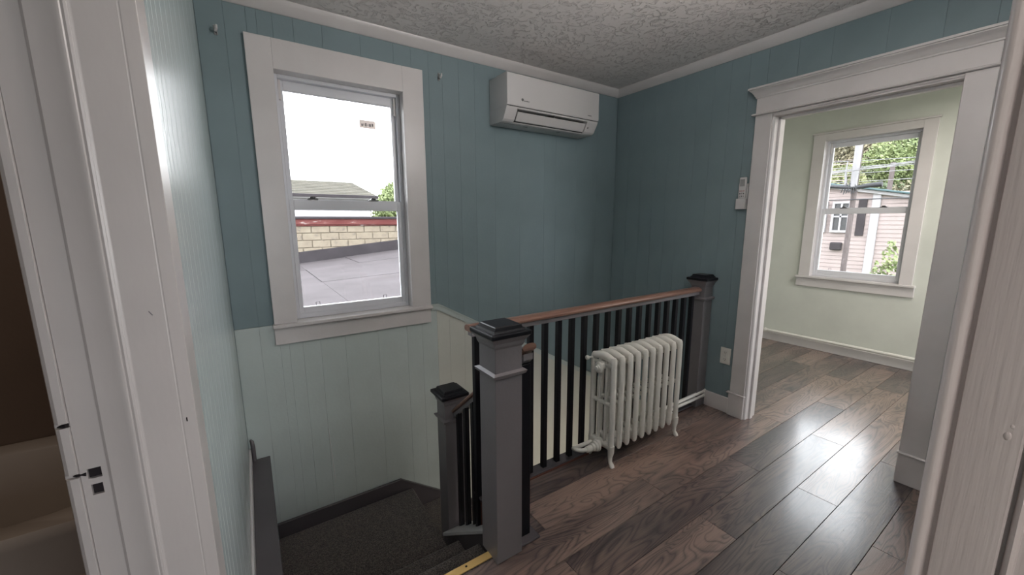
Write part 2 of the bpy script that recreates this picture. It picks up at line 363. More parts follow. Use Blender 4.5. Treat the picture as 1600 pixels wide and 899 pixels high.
for a, b_ in ((0.21, 0.40), (0.07, 0.21)):
    MB().box(R, R+0.008, a+0.0003, b_-0.0003, 0.0, 2.598, 0.0007).build('panel', TEAL, wall_right)
MB().box(R, R+0.006, 1.7, 2.61, -2.65, -0.21).build('panel', CREAM, wall_right)

# front wall (behind the viewer's doorway) and remaining shell
wall_front = struct(MB().box(0.468, R, -0.08, 0.042, -0.012, 2.75).box(-0.108, 0.468, -0.08, 0.042, 2.10, 2.75).build('wall_front', TEAL), 'teal wall beside the nearest doorway')
ceiling = MB().box(-2.5, 5.5, -3.5, 3.2, CZ, CZ+0.12).build('ceiling', CEILM); struct(ceiling, 'heavily stippled white plaster ceiling')
def crown(name, pts, axis, a, b_):
    return struct(MB().prism(pts, a, b_, axis).build(name, WHITE, None, True, 30))
cv = [(0.0, 2.545), (0.006, 2.545), (0.014, 2.551), (0.026, 2.562), (0.040, 2.577), (0.052, 2.591), (0.054, CZ), (0.0, CZ)]
crown('trim_3', [(B-p, z) for p, z in cv], 'x', L, R)
crown('trim_4', [(R-p, z) for p, z in cv], 'y', 0.04, B)
crown('trim_5', [(L+p*0.5, z) for p, z in cv], 'y', 0.04, B)

# far room
wf = MB()
X0 = 5.235
wf.box(X0, 5.40, -1.75, 1.036, -0.2, 2.75).box(X0, 5.40, 1.795, 3.1, -0.2, 2.75).box(X0, 5.40, 1.036, 1.795, -0.2, 0.822).box(X0, 5.40, 1.036, 1.795, 2.288, 2.75)
wall_far = struct(wf.build('wall_far', FARW), 'pale green far wall of the next room')
struct(MB().box(3.04, 5.40, 2.95, 3.1, -0.2, 2.75).build('wall_far_left', FARW))
struct(MB().box(3.04, 3.40, -1.75, -1.6, -0.2, 2.75).box(4.90, 5.40, -1.75, -1.6, -0.2, 2.75).box(3.40, 4.90, -1.75, -1.6, -0.2, 0.75).box(3.40, 4.90, -1.75, -1.6, 2.25, 2.75).build('wall_far_right', FARW))
struct(MB().box(3.04, 3.046, 1.36, 2.95, -0.012, CZ).box(3.04, 3.046, -1.6, 0.38, -0.012, CZ).box(3.04, 3.046, 0.38, 1.36, 2.2, CZ).build('wall_near', FARW))
struct(MB().box(X0-0.015, X0, -1.6, 2.95, 0.0, 0.100, 0.004).build('baseboard_far', WHITE), 'white baseboard of the next room')
# bedroom behind the viewer
struct(MB().box(-1.3, 0.35, -3.4, -3.25, -0.2, 2.75).box(1.95, 3.04, -3.4, -3.25, -0.2, 2.75).box(0.35, 1.95, -3.4, -3.25, -0.2, 0.75).box(0.35, 1.95, -3.4, -3.25, 2.25, 2.75).box(-1.3, -1.2, -3.4, -0.1, -0.2, 2.75).box(-1.3, -0.26, -0.2, -0.08, -0.2, 2.75).build('wall_bedroom', FARW))
# bathroom shell
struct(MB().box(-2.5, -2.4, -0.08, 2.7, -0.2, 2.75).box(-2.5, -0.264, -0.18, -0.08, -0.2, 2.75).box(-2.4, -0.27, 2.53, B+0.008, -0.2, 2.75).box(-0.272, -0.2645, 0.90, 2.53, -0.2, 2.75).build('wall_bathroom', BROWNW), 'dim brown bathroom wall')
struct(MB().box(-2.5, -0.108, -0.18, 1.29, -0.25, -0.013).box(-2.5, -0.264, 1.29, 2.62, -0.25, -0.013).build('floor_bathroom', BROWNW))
# stairwell shell below
struct(MB().box(-0.264, 3.04, 0.9, 2.80, -2.8, -2.7).build('floor_lower', CARPET))

# ------------------------------------------------------------------ windows
def window(name, org, u, n, g, label):
    """local coords: (a along u, d outward along n, z); g = geometry dict"""
    U = Vector(u); N = Vector(n); O = Vector(org)
    root = empty(name, O + U*(g['o0']+g['o1'])/2 + Vector((0, 0, g['z0']))); struct(root, label)
    def bx(a0, a1, d0, d1, z0, z1, nm, mat, par=root, bev=0.0015, mb=None, build=True):
        p, q = O+U*a0+N*d0, O+U*a1+N*d1
        m = mb or MB()
        m.box(min(p.x, q.x), max(p.x, q.x), min(p.y, q.y), max(p.y, q.y), z0, z1, bev)
        return m.build(nm, mat, par) if build else m
    o0, o1, z0, z1 = g['o0'], g['o1'], g['z0'], g['z1']; c0, c1, ct = g['c0'], g['c1'], g['ct']
    bx(c0, o0, -0.020, 0.0, z0, ct, 'side_casing', WHITE); bx(o1, c1, -0.020, 0.0, z0, ct, 'side_casing', WHITE)
    bx(o0, o1, -0.0195, 0.0, z1, ct, 'head_casing', WHITE)
    if g.get('cap'):
        bx(c0-0.012, c1+0.012, -0.034, 0.0, ct, ct+0.016, 'head_cap', WHITE)
    bx(g['s0'], g['s1'], -0.052, 0.012, z0-0.022, z0, 'stool', WHITE, bev=0.004)
    bx(g['s0']+0.006, g['s1']-0.006, -0.022, 0.0, g['ap'], z0-0.022, 'apron', WHITE)
    # lining of the opening
    m = MB(); 
    for (a0, a1, zz0, zz1) in ((o0-0.008, o0, z0-0.005, z1+0.008), (o1, o1+0.008, z0-0.005, z1+0.008), (o0, o1, z1, z1+0.008), (o0, o1, z0-0.008, z0-0.0005)):
        bx(a0, a1, -0.001, 0.15, zz0, zz1, '', None, bev=0, mb=m, build=False)
    m.build('lining', WHITE, root)
    # vinyl master frame
    t = 0.020; m = MB(); d0, d1 = 0.056, 0.130
    for (a0, a1, zz0, zz1) in ((o0, o0+t, z0, z1), (o1-t, o1, z0, z1), (o0+t, o1-t, z1-t, z1), (o0+t, o1-t, z0, z0+0.030)):
        bx(a0, a1, d0, d1, zz0, zz1, '', None, bev=0.002, mb=m, build=False)
    m.build('frame', VINYL, root)
    s = g['st']; mr = g['mr']
    def sash(nm, zz0, zz1, gz0, gz1, dd):
        dd += 0.014
        m = MB(); a0, a1 = o0+t, o1-t
        for q in ((a0, a0+s, zz0, zz1), (a1-s, a1, zz0, zz1), (a0+s, a1-s, gz1, zz1), (a0+s, a1-s, zz0, gz0)):
            bx(q[0], q[1], dd, dd+0.030, q[2], q[3], '', None, bev=0.003, mb=m, build=False)
        so = m.build(nm, VINYL, root)
        bx(a0+s-0.004, a1-s+0.004, dd+0.013, dd+0.017, gz0-0.004, gz1+0.004, 'glass', GLASS, so, 0)
        return so
    up_ = sash('upper_sash', mr[0], z1-t+0.002, mr[1], g['gt'], 0.080)
    lo_ = sash('lower_sash', z0+0.028, mr[1]-0.006, g['gb'], mr[0], 0.046)
    for a in g['locks']:
        q = bx(a-0.030, a+0.030, 0.064, 0.090, mr[1]-0.006, mr[1]+0.004, 'sash_lock', GPLAS, lo_, 0.003)
        bx(a-0.016, a+0.016, 0.066, 0.088, mr[1]+0.004, mr[1]+0.014, 'sash_lock_cam', GPLAS, lo_, 0.004)
    for a in g['latch']:
        m = MB()
        for q in ((a-0.012, a-0.0095, g['gb']+0.002, g['gb']+0.024), (a+0.0095, a+0.012, g['gb']+0.002, g['gb']+0.024), (a-0.012, a+0.012, g['gb']+0.022, g['gb']+0.0245)):
            bx(q[0], q[1], 0.069, 0.0725, q[2], q[3], '', None, bev=0, mb=m, build=False)
        m.build('tilt_latch', DPLAS, lo_)
    for a in (o0+t+0.002, o1-t-0.014):
        bx(a, a+0.012, 0.074, 0.092, z1-0.13, z1-t-0.002, 'stop_block', WHITE, root, 0.001)
    return root, bx, up_
win1, bx1, up1 = window('window_1', (0, B, 0), (1, 0, 0), (0, 1, 0), dict(o0=0.205, o1=0.912, z0=0.862, z1=2.262, c0=0.085, c1=1.048, ct=2.416, s0=0.076, s1=1.050, ap=0.737,
    st=0.026, mr=(1.520, 1.585), gt=2.190, gb=0.930, locks=(0.355, 0.715), latch=(0.334, 0.752)), 'white double-hung window over the stairs')
lb = bx1(0.665, 0.765, 0.110, 0.1115, 2.040, 2.090, 'glass_label', LABEL, up1, 0)
m = MB()
for i, (a, wd) in enumerate(((0.676, 0.010), (0.689, 0.004), (0.699, 0.010), (0.715, 0.004), (0.724, 0.012), (0.741, 0.010))):
    bx1(a, a+wd, 0.1088, 0.1094, 2.052 + (i % 2)*0.003, 2.066 + (i % 3)*0.003, '', None, bev=0, mb=m, build=False)
m.build('label_print', LABELD, up1)
m = MB()
for i in range(14):
    bx1(0.709, 0.7115+0.002*(i % 2), 0.110, 0.1106, 1.835+i*0.012, 1.842+i*0.012, '', None, bev=0, mb=m, build=False)
m.build('etched_code', GPLAS, up1)
win2, bx2, up2 = window('window_2', (X0, 0, 0), (0, 1, 0), (1, 0, 0), dict(o0=1.046, o1=1.785, z0=0.830, z1=2.278, c0=0.952, c1=1.890, ct=2.349, cap=True, s0=0.925, s1=1.912, ap=0.712,
    st=0.026, mr=(1.512, 1.575), gt=2.212, gb=0.900, locks=(1.26, 1.58), latch=(1.20, 1.63)), 'white double-hung window in the next room')

# ------------------------------------------------------------------ doorway to the next room
dr = empty('door_1', (R, 0.86, 0)); struct(dr, 'wide white cased doorway in the teal wall')
f = R-0.020
MB().box(f, R, 1.300, 1.403, 0.178, 2.135, 0.002).build('side_casing', WHITE, dr)
MB().box(f, R, 0.365, 0.470, 0.178, 2.135, 0.002).build('side_casing', WHITE, dr)
MB().box(f-0.006, R, 1.297, 1.409, 0.0, 0.172, 0.003).build('plinth', WHITE, dr)
MB().box(f-0.006, R, 0.358, 0.472, 0.0, 0.172, 0.003).build('plinth', WHITE, dr)
MB().box(f-0.014, R, 1.292, 1.424, 0.172, 0.181, 0.003).build('plinth_bead', WHITE, dr)
MB().box(f-0.014, R, 0.352, 0.478, 0.172, 0.181, 0.003).build('plinth_bead', WHITE, dr)
MB().box(f, R, 0.365, 1.403, 2.145, 2.245, 0.002).build('head_casing', WHITE, dr)
MB().box(f-0.018, R, 0.345, 1.424, 2.135, 2.147, 0.004).build('head_bead', WHITE, dr)
yc0, yc1 = 0.365, 1.403
m = MB(); cpr = [(0.0, 2.243), (0.006, 2.243), (0.007, 2.252), (0.012, 2.256), (0.016, 2.266), (0.026, 2.280), (0.038, 2.289), (0.039, 2.294), (0.046, 2.296), (0.046, 2.307), (0.0, 2.308)]
v = []
for p, z in cpr: v += [(R, yc0-p*0.9, z), (f-p, yc0-p*0.9, z), (f-p, yc1+p*0.9, z), (R, yc1+p*0.9, z)]
m.add(v, [(4*k+i, 4*k+i+1, 4*k+i+5, 4*k+i+4) for k in range(len(cpr)-1) for i in range(3)] + [(0, 1, 2, 3), (4*len(cpr)-4, 4*len(cpr)-3, 4*len(cpr)-2, 4*len(cpr)-1)])
m.build('cornice', WHITE, dr, True, 35)
# jamb linings with stepped stops
def jamb(s, y):
    m = MB(); m.prism([(R-0.012, y), (3.05, y), (3.05, y-s*0.020), (R+0.075, y-s*0.020), (R+0.075, y-s*0.032), (R+0.040, y-s*0.032), (R+0.040, y-s*0.018), (R-0.004, y-s*0.018), (R-0.012, y-s*0.010)], 0.0, 2.125, 'z', 0.0015)
    m.build('jamb', WHITE, dr)
jamb(1, 1.302); jamb(-1, 0.449)
m = MB().box(R-0.012, 3.05, 0.449, 1.302, 2.113, 2.137, 0.002).box(R+0.040, R+0.075, 0.469, 1.282, 2.098, 2.114, 0.002).box(R-0.018, R-0.012, 0.470, 1.298, 2.122, 2.134, 0.002); m.build('head_jamb', WHITE, dr)
MB().box(R-0.014, R, 1.404, 1.598, 0.0, 0.122, 0.004).build('baseboard_right', WHITE); struct(bpy.data.objects['baseboard_right'], 'short white baseboard between post and door casing')
struct(MB().box(R-0.014, R, 0.05, 0.355, 0.0, 0.122, 0.004).build('baseboard_front', WHITE))

# ------------------------------------------------------------------ near door jambs (left bathroom door, right post)
d2 = empty('door_2', (-0.18, 0.82, 0)); struct(d2, 'worn white bathroom door jamb at the left edge')
YJ = 0.82; Z1 = 2.08
MB().prism([(-0.100, YJ), (-0.100, 0.903), (-0.1085, 0.903), (-0.1085, 0.86), (-0.180, 0.86), (-0.180, YJ+0.001), (-0.172, YJ-0.001), (-0.168, YJ), (-0.1205, YJ), (-0.1195, YJ+0.0006), (-0.1185, YJ)], 0.0, 2.15, 'z', 0.0006).build('hall_jamb_board', JAMB, d2)
MB().prism([(-0.170, YJ+0.002), (-0.1715, YJ-0.0015), (-0.1745, YJ-0.0022), (-0.1775, YJ-0.0010), (-0.1790, YJ-0.0024), (-0.1825, YJ-0.0026), (-0.186, YJ-0.001), (-0.213, YJ+0.001), (-0.2165, YJ+0.0035), (-0.217, YJ+0.010), (-0.217, 0.86), (-0.170, 0.86)], 0.0, Z1, 'z').build('stop_moulding', JAMB, d2, True, 30)
yr = YJ+0.006
holes = [(-0.2385, -0.2255, 1.028, 1.046), (-0.2400, -0.2245, 1.056, 1.073)]
m = MB(); xs0, xs1 = -0.2475, -0.2168
m.box(xs0, xs1, yr, 0.86, 0.0, 1.028).box(xs0, xs1, yr, 0.86, 1.046, 1.056).box(xs0, xs1, yr, 0.86, 1.073, Z1)
for a, c, za, zb in holes: m.box(xs0, a, yr, 0.86, za, zb).box(c, xs1, yr, 0.86, za, zb)
m.build('rabbet_board', JAMB, d2)
MB().box(-0.245, -0.22, 0.858, 0.874, 1.02, 1.08).build('mortise_back', HOLE, d2)
for a, c, za, zb in holes: MB().box(a-0.0002, c+0.0002, yr+0.006, 0.859, za-0.0002, zb+0.0002).build('mortise', HOLE, d2)
prof = [(-0.2483, 0.86), (-0.2483, yr), (-0.2495, yr-0.0035), (-0.258, yr-0.004), (-0.2625, yr-0.001), (-0.2650, yr+0.005), (-0.266, yr+0.014), (-0.266, 0.87)]
m = MB(); m.prism(prof, 0.0, 1.0635, 'z').prism(prof, 1.0705, 1.147, 'z').prism(prof, 1.154, Z1, 'z')
prof2 = [(x, max(y, yr+0.004)) for x, y in prof]
m.prism(prof2, 1.0635, 1.0705, 'z').prism(prof2, 1.147, 1.154, 'z'); m.build('rounded_edge', JAMB, d2, True, 30)
MB().tube([(-0.2505, yr-0.001, 1.1505), (-0.256, yr+0.0015, 1.1495), (-0.262, yr+0.004, 1.148)], [0.0036, 0.0024, 0.0008], 8).build('gouge', HOLE, d2, True)
MB().tube([(-0.241, yr-0.0004, 1.066), (-0.247, yr-0.0002, 1.0665), (-0.252, yr+0.0015, 1.0660), (-0.256, yr+0.002, 1.0665)], [0.0030, 0.0012, 0.0022, 0.0006], 6).build('latch_scratch', HOLE, d2, True)
MB().box(-0.264, -0.10, 0.02, 0.84, 2.08, 2.15).build('head_jamb', JAMB, d2)
MB().box(-0.262, -0.112, 0.02, 0.057, 0.0, 2.08).build('near_jamb', JAMB, d2)
MB().tube([(-0.135, YJ-0.0006, 1.305), (-0.139, YJ-0.0006, 1.312)], 0.0008, 6).build('paint_nick', GREY, d2)
MB().tube([(-0.113, YJ-0.0006, 1.118), (-0.1132, YJ-0.0006, 1.125)], 0.0009, 6).build('paint_nick', HOLE, d2)

d3 = empty('door_3', (0.45, 0.0, 0)); struct(d3, 'brush-marked white door frame at the right edge')
xp = 0.45
arc = [(xp-0.0005-0.006*math.sin(a*math.pi/10), 0.0565-0.0045*(1-math.cos(a*math.pi/10))) for a in range(0, 11)]
pr = [(0.475, 0.056), (xp+0.004, 0.0568)] + [(x, y) for x, y in arc] + [(xp+0.0012, 0.0465), (xp+0.0010, 0.0442), (xp-0.0026, 0.0436), (xp-0.0030, 0.0425)] \
    + [(xp-0.0030, 0.0125), (xp-0.0018, 0.0112), (xp+0.0032, 0.0108), (xp+0.0030, 0.0092), (xp-0.0022, 0.0082), (xp-0.0050, 0.0060), (xp-0.0022, 0.0036), (xp+0.0025, 0.0030), (xp+0.0025, -0.05), (xp-0.006, -0.055), (xp-0.006, -0.09), (0.475, -0.09)]
MB().prism(pr, -0.012, 2.12, 'z').build('jamb_moulding', JAMBR, d3, True, 28)
for (y, z, r) in ((0.0525, 1.362, 0.0016), (0.0530, 1.452, 0.0010), (0.0520, 1.318, 0.0009), (0.0190, 1.294, 0.0022), (0.0178, 1.302, 0.0012)):
    MB().sphere((xp-0.0055 if y > 0.03 else xp-0.0028, y, z), r, 10, 6, (0.45, 1, 1.6)).build('paint_drip', JAMBR, d3, True)

# ------------------------------------------------------------------ staircase
st = empty('staircase', (0.4, 1.33, 0)); tag(st, 'brown carpeted winding stairs going down below the window', 'stairs')
def nose(y1, z, y0):   # profile (y,z) of a carpeted tread with rounded nosing
    r = 0.018
    return [(y0, z-0.19), (y0, z)] + [(y1-r+r*math.sin(a*math.pi/8), z-r+r*math.cos(a*math.pi/8)) for a in range(0, 9)] + [(y1-0.022, z-2*r), (y1-0.024, z-0.19)]
MB().prism(nose(1.562, -0.165, 1.295), -0.013, 0.832, 'x').build('step', CARPET, st, True, 35)
MB().prism(nose(1.805, -0.330, 1.52), -0.013, 0.832, 'x').build('step', CARPET, st, True, 35)
MB().box(-0.013, 0.832, 1.291, 1.297, -0.19, -0.002).build('riser', CARPET, st)
ldm = MB(); pl = [(-0.013, 1.77), (0.832, 1.77), (0.842, 2.055), (0.850, B-0.016), (-0.013, B-0.016)]
ldm.prism(pl, -0.68, -0.50, 'z', 0.014, 3); ldm.build('landing', CARPET, st, True, 35)
for i in range(7):
    x0 = 0.80+0.25*i; z = -0.50-0.18*(i+1); r = 0.018
    xn = x0+0.29
    ya = 2.02 if i == 0 else 1.72
    pr = [(x0, z-0.19), (x0, z)] + [(xn-r+r*math.sin(a*math.pi/8), z-r+r*math.cos(a*math.pi/8)) for a in range(9)] + [(xn-0.022, z-2*r), (xn-0.024, z-0.19)]
    MB().prism(pr, ya, B-0.016, 'y').build('step', CARPET, st, True, 35)
MB().prism([(1.30, 0.0), (1.447, -0.030), (2.02, -0.470), (2.02, -2.6), (1.30, -2.6)], 0.835, 0.955, 'x').build('stringer', DGREY, st)
MB().prism([(1.376, 0.050), (1.376, 0.026), (2.00, -0.452), (2.00, -0.428)], 0.822, 0.985, 'x', 0.003).build('stringer_cap', PLAST, st)
MB().box(0.955, 2.9, 1.655, 1.70, -2.6, -0.225).build('well_panel', DGREY, st)
MB().prism([(-0.010, -0.413), (0.767, -0.413), (0.98, -0.565), (2.9, -1.93), (2.9, -2.2), (0.85, -0.80), (0.85, -0.52), (-0.010, -0.52)], B-0.016, B-0.001, 'y', 0.003).build('skirt_board', DGREY, st)
MB().prism([(-0.010, -0.405), (0.769, -0.405), (0.982, -0.556), (2.9, -1.92), (2.9, -1.93), (0.98, -0.566), (0.766, -0.414), (-0.010, -0.414)], B-0.021, B-0.001, 'y', 0.001).build('skirt_cap', DGREY, st)

# ------------------------------------------------------------------ newel posts
def newel(label, x, y, s, z0, zt, coll, group=None):
    h = s/2; root = empty('newel_post', (x, y, z0)); tag(root, label, 'post')
    MB().box(x-h, x+h, y-h, y+h, z0, zt-0.045, 0.002).build('shaft', GREY, root)
    def ring(hw0, hw1, za, zb, m):
        v = [(x+sx_*w_, y+sy_*w_, z) for z, w_ in ((za, hw0), (zb, hw1)) for sx_, sy_ in ((-1, -1), (1, -1), (1, 1), (-1, 1))]
        m.add(v, [(3, 2, 1, 0), (4, 5, 6, 7), (0, 1, 5, 4), (1, 2, 6, 5), (2, 3, 7, 6), (3, 0, 4, 7)])
    m = MB(); ring(h+0.001, h+0.006, zt-0.088, zt-0.078, m); ring(h+0.006, h+0.009, zt-0.078, zt-0.064, m); ring(h+0.009, h+0.022, zt-0.064, zt-0.046, m); ring(h+0.022, h+0.024, zt-0.046, zt-0.042, m)
    m.build('neck_moulding', GREY, root)
    m = MB(); ring(h+0.001, h+0.012, coll-0.016, coll-0.008, m); ring(h+0.012, h+0.016, coll-0.008, coll+0.004, m); ring(h+0.016, h+0.001, coll+0.004, coll+0.010, m); m.build('collar', GREY, root)
    cap = MB(); cap.box(x-h-0.029, x+h+0.029, y-h-0.029, y+h+0.029, zt-0.042, zt-0.022, 0.005, 2); cap = cap.build('cap', BLACK, root)
    m = MB(); ring(h+0.010, h+0.006, zt-0.022, zt-0.014, m); ring(h+0.002, h-0.002, zt-0.014, zt-0.002, m); ring(h-0.002, h-0.006, zt-0.002, zt+0.001, m); m.build('cap_block', BLACK, cap)
    return root
newel('grey newel post with stepped black cap at the head of the stairs', 0.820, 1.3125, 0.128, 0.0, 1.044, 0.848)
newel('shorter grey newel post with black cap on the stair landing', 0.925, 2.062, 0.118, -1.25, 0.468, 0.285)
newel('far grey newel post with black cap against the teal wall', 2.856, 1.655, 0.110, 0.0, 1.046, 0.868)

# ------------------------------------------------------------------ handrails and balusters
def rail_profile(c, zt, hw=0.036):
    # (offset, z) rounded top
    return [(c-hw, zt-0.026), (c-hw-0.001, zt-0.016), (c-hw+0.006, zt-0.006), (c-hw*0.5, zt-0.001), (c, zt), (c+hw*0.5, zt-0.001), (c+hw-0.006, zt-0.006), (c+hw+0.001, zt-0.016), (c+hw, zt-0.026), (c+hw-0.008, zt-0.032), (c-hw+0.008, zt-0.032)]
lr = empty('level_railing', (1.83, 1.66, 0)); tag(lr, 'level stair railing behind the radiator with brown handrail and black balusters', 'railing')
MB().prism(rail_profile(1.660, 0.952), 0.852, 2.802, 'x').build('handrail', RAILM, lr, True, 35)
MB().box(0.862, 2.802, 1.637, 1.683, 0.895, 0.922, 0.002).build('sub_rail', GREY, lr)
MB().box(1.0, 2.802, 1.622, 1.700, 0.001, 0.016, 0.003).build('shoe_rail', DGREY, lr)
MB().box(1.0, 2.40, 1.6165, 1.622, -0.002, 0.010, 0.001).build('raw_edge', REDW, lr)
hb = 0.0145
bx0 = 1.230; sp = (2.735-1.230)/15
b0 = None
for i in range(16):
    x = bx0 + sp*i
    if b0 is None: b0 = MB().box(x-hb, x+hb, 1.66-hb, 1.66+hb, 0.016, 0.896, 0.0015).build('baluster', BLACK, lr)
    else: copyto(b0, (x, 1.66, 0.456), lr)
MB().box(0.893-hb, 0.893+hb, 1.66-hb, 1.66+hb, -0.18, 0.896, 0.0015).build('baluster', BLACK, lr)
sr = empty('sloping_railing', (0.94, 1.62, 0)); tag(sr, 'sloping stair railing between the two nearest newel posts', 'railing')
def zr(y): return 0.930-0.79*(y-1.28)
m = MB(); pr0 = rail_profile(0.942, 0.0, 0.034); n_ = len(pr0)
v = [(x, 1.275, z+zr(1.275)+0.012) for x, z in pr0] + [(x, 1.33, z+zr(1.33)+0.010) for x, z in pr0] + [(x, 2.00, z+zr(2.00)) for x, z in pr0]
fc = [tuple(range(n_)), tuple(range(2*n_, 3*n_))[::-1]] + [(k*n_+i, k*n_+(i+1) % n_, (k+1)*n_+(i+1) % n_, (k+1)*n_+i) for k in (0, 1) for i in range(n_)]
m.add(v, fc); m.build('handrail', RAILM, sr, True, 35)
m = MB().prism([(1.285, zr(1.285)-0.028), (2.0, zr(2.0)-0.032), (2.0, zr(2.0)-0.064), (1.285, zr(1.285)-0.058)], 0.917, 0.967, 'x', 0.002); m.build('sub_rail', GREY, sr)
for y in (1.480, 1.570, 1.760, 1.850, 1.940):
    za = 0.028-0.767*(y-1.376); zb = zr(y)-0.060
    h_ = 0.013
    v = []
    for top in (0, 1):
        for sx_, sy_ in ((-1, -1), (1, -1), (1, 1), (-1, 1)):
            yy = y+sy_*h_; v.append((0.925+sx_*h_, yy, (zb-0.79*sy_*h_) if top else (za-0.767*sy_*h_+0.018)))
    MB().add(v, [(3, 2, 1, 0), (4, 5, 6, 7), (0, 1, 5, 4), (1, 2, 6, 5), (2, 3, 7, 6), (3, 0, 4, 7)]).build('baluster', BLACK, sr)
MB().box(0.937-0.022, 0.937+0.029, 1.300, 1.348, 0.014, zr(1.325)-0.050, 0.0015).build('baluster', BLACK, sr)
MB().box(0.886, 0.998, 1.262, 1.700, 0.001, 0.014, 0.003).build('shoe_plate', DGREY, sr)

# ------------------------------------------------------------------ radiator
ra = empty('radiator', (2.0, 1.525, 0)); tag(ra, 'white ribbed cast iron radiator standing against the black balusters', 'radiator')
NS = 10; xs = [1.672+0.0700*i for i in range(NS)]
YF, YB = 1.452, 1.610
cy = [YF, YF+(YB-YF)/3, YF+2*(YB-YF)/3, YB]
def section_mesh(x, legs):
    m = MB(); zt, zb = 0.672, 0.105; r = 0.0150
    # columns (oval tubes wide in x)
    for k, y in enumerate(cy):
        rx = 0.0195 if k in (0, 3) else 0.0100; ry = 0.0145 if k in (0, 3) else 0.0100
        rings = []
        zz = [zb, zb+0.02, 0.36, 0.375, 0.39, zt-0.04, zt-0.012] if k in (1, 2) else ([0.098, 0.108, 0.125, 0.36, zt-0.03, zt-0.008, zt+0.004])
        for j, z in enumerate(zz):
            sc_ = 1.0
            if k in (0, 3) and j == 0: sc_ = 0.55
            if k in (0, 3) and j == 1: sc_ = 0.85
            if k in (0, 3) and j == len(zz)-1: sc_ = 0.75
            yo = 0.0 if k in (1, 2) or j < len(zz)-2 else ((0.003 if k == 0 else -0.003)*(j-len(zz)+3))
            rings.append([m.bm.verts.new((x+rx*sc_*math.cos(2*math.pi*t/10), y+yo+ry*sc_*math.sin(2*math.pi*t/10), z)) for t in range(10)])
        for a in range(len(rings)-1):
            for t in range(10): m.bm.faces.new([rings[a][t], rings[a][(t+1) % 10], rings[a+1][(t+1) % 10], rings[a+1][t]])
        m.bm.faces.new(rings[0][::-1]); m.bm.faces.new(rings[-1])
    # top, middle and bottom bridges
    def bridge(zc, hz, hx, arch=0.0, y0=YF+0.002, y1=YB-0.002):
        P = [(x, y0+(y1-y0)*t/8, zc+arch*math.sin(math.pi*t/8)) for t in range(9)]; rings = []
        for q in P: rings.append([m.bm.verts.new((q[0]+hx*math.cos(2*math.pi*t/10), q[1], q[2]+hz*math.sin(2*math.pi*t/10))) for t in range(10)])
        for a in range(len(rings)-1):
            for t in range(10): m.bm.faces.new([rings[a][t], rings[a][(t+1) % 10], rings[a+1][(t+1) % 10], rings[a+1][t]])
        m.bm.faces.new(rings[0]); m.bm.faces.new(rings[-1][::-1])
    bridge(0.654, 0.024, 0.0190, 0.020); bridge(0.622, 0.014, 0.012); bridge(0.385, 0.013, 0.013); bridge(0.125, 0.024, 0.017)
    # hubs joining the sections
    for z in (0.612, 0.118): m.lathe((x-0.036, (YF+YB)/2, z), (1, 0, 0), [(0, 0.022), (0.072, 0.022)], 14)
    return m
first = section_mesh(xs[0], True).build('section', RADW, ra, True, 50)
for x in xs[1:]: copyto(first, (x, WORLD[first.name].y, WORLD[first.name].z), ra)
for x in (xs[0], xs[-1]):
    for y, s in ((YF, -1), (YB, 1)):
        MB().tube([(x, y, 0.135), (x, y+s*0.001, 0.095), (x, y-s*0.004, 0.060), (x, y-s*0.001, 0.030), (x, y+s*0.012, 0.012), (x, y+s*0.020, 0.001)], [0.021, 0.019, 0.014, 0.012, 0.015, 0.012], 12).build('leg', RADW, ra, True)
ym = (YF+YB)/2
MB().lathe((xs[0]-0.036, ym, 0.605), (-1, 0, 0), [(0, 0.034), (0.006, 0.034), (0.010, 0.028), (0.012, 0.020), (0.020, 0.020), (0.022, 0.014), (0.030, 0.013), (0.031, 0.0)], 20).build('end_plug', RADW, ra, True, 35)
MB().lathe((xs[0]-0.034, ym, 0.112), (-1, 0, 0), [(0, 0.036), (0.008, 0.036), (0.012, 0.030), (0.026, 0.030), (0.028, 0.022), (0.045, 0.024), (0.050, 0.018), (0.060, 0.020), (0.085, 0.018), (0.090, 0.014)], 18).build('valve', RADW, ra, True, 35)
MB().lathe((xs[0]-0.012, YB-0.004, 0.645), (-1, 0.25, 0), [(0, 0.006), (0.030, 0.006), (0.031, 0.011), (0.040, 0.014), (0.048, 0.012), (0.052, 0.0)], 14).build('air_valve', RADW, ra, True)
zp = 0.112
MB().tube([(xs[0]-0.115, ym, zp), (xs[0]-0.150, ym+0.004, zp+0.004), (xs[0]-0.168, ym+0.022, zp+0.004), (xs[0]-0.172, ym+0.045, zp), (xs[0]-0.166, ym+0.062, zp-0.008), (xs[0]-0.140, ym+0.070, zp-0.014), (xs[0]-0.05, ym+0.071, zp-0.018), (2.20, 1.604, 0.100), (2.905, 1.604, 0.112)], 0.0125, 12).build('supply_pipe', RADW, ra, True)
MB().tube([(2.335, ym, 0.112), (2.375, ym+0.002, 0.110), (2.395, ym+0.03, 0.095), (2.42, 1.604, 0.070), (2.905, 1.604, 0.076)], 0.0125, 12).build('return_pipe', RADW, ra, True)
for z in (0.112, 0.076): MB().lathe((2.918, 1.604, z), (-1, 0, 0), [(0, 0.017), (0.008, 0.018), (0.012, 0.014), (0.030, 0.016), (0.034, 0.0125)], 14).build('pipe_collar', RADW, ra, True, 35)

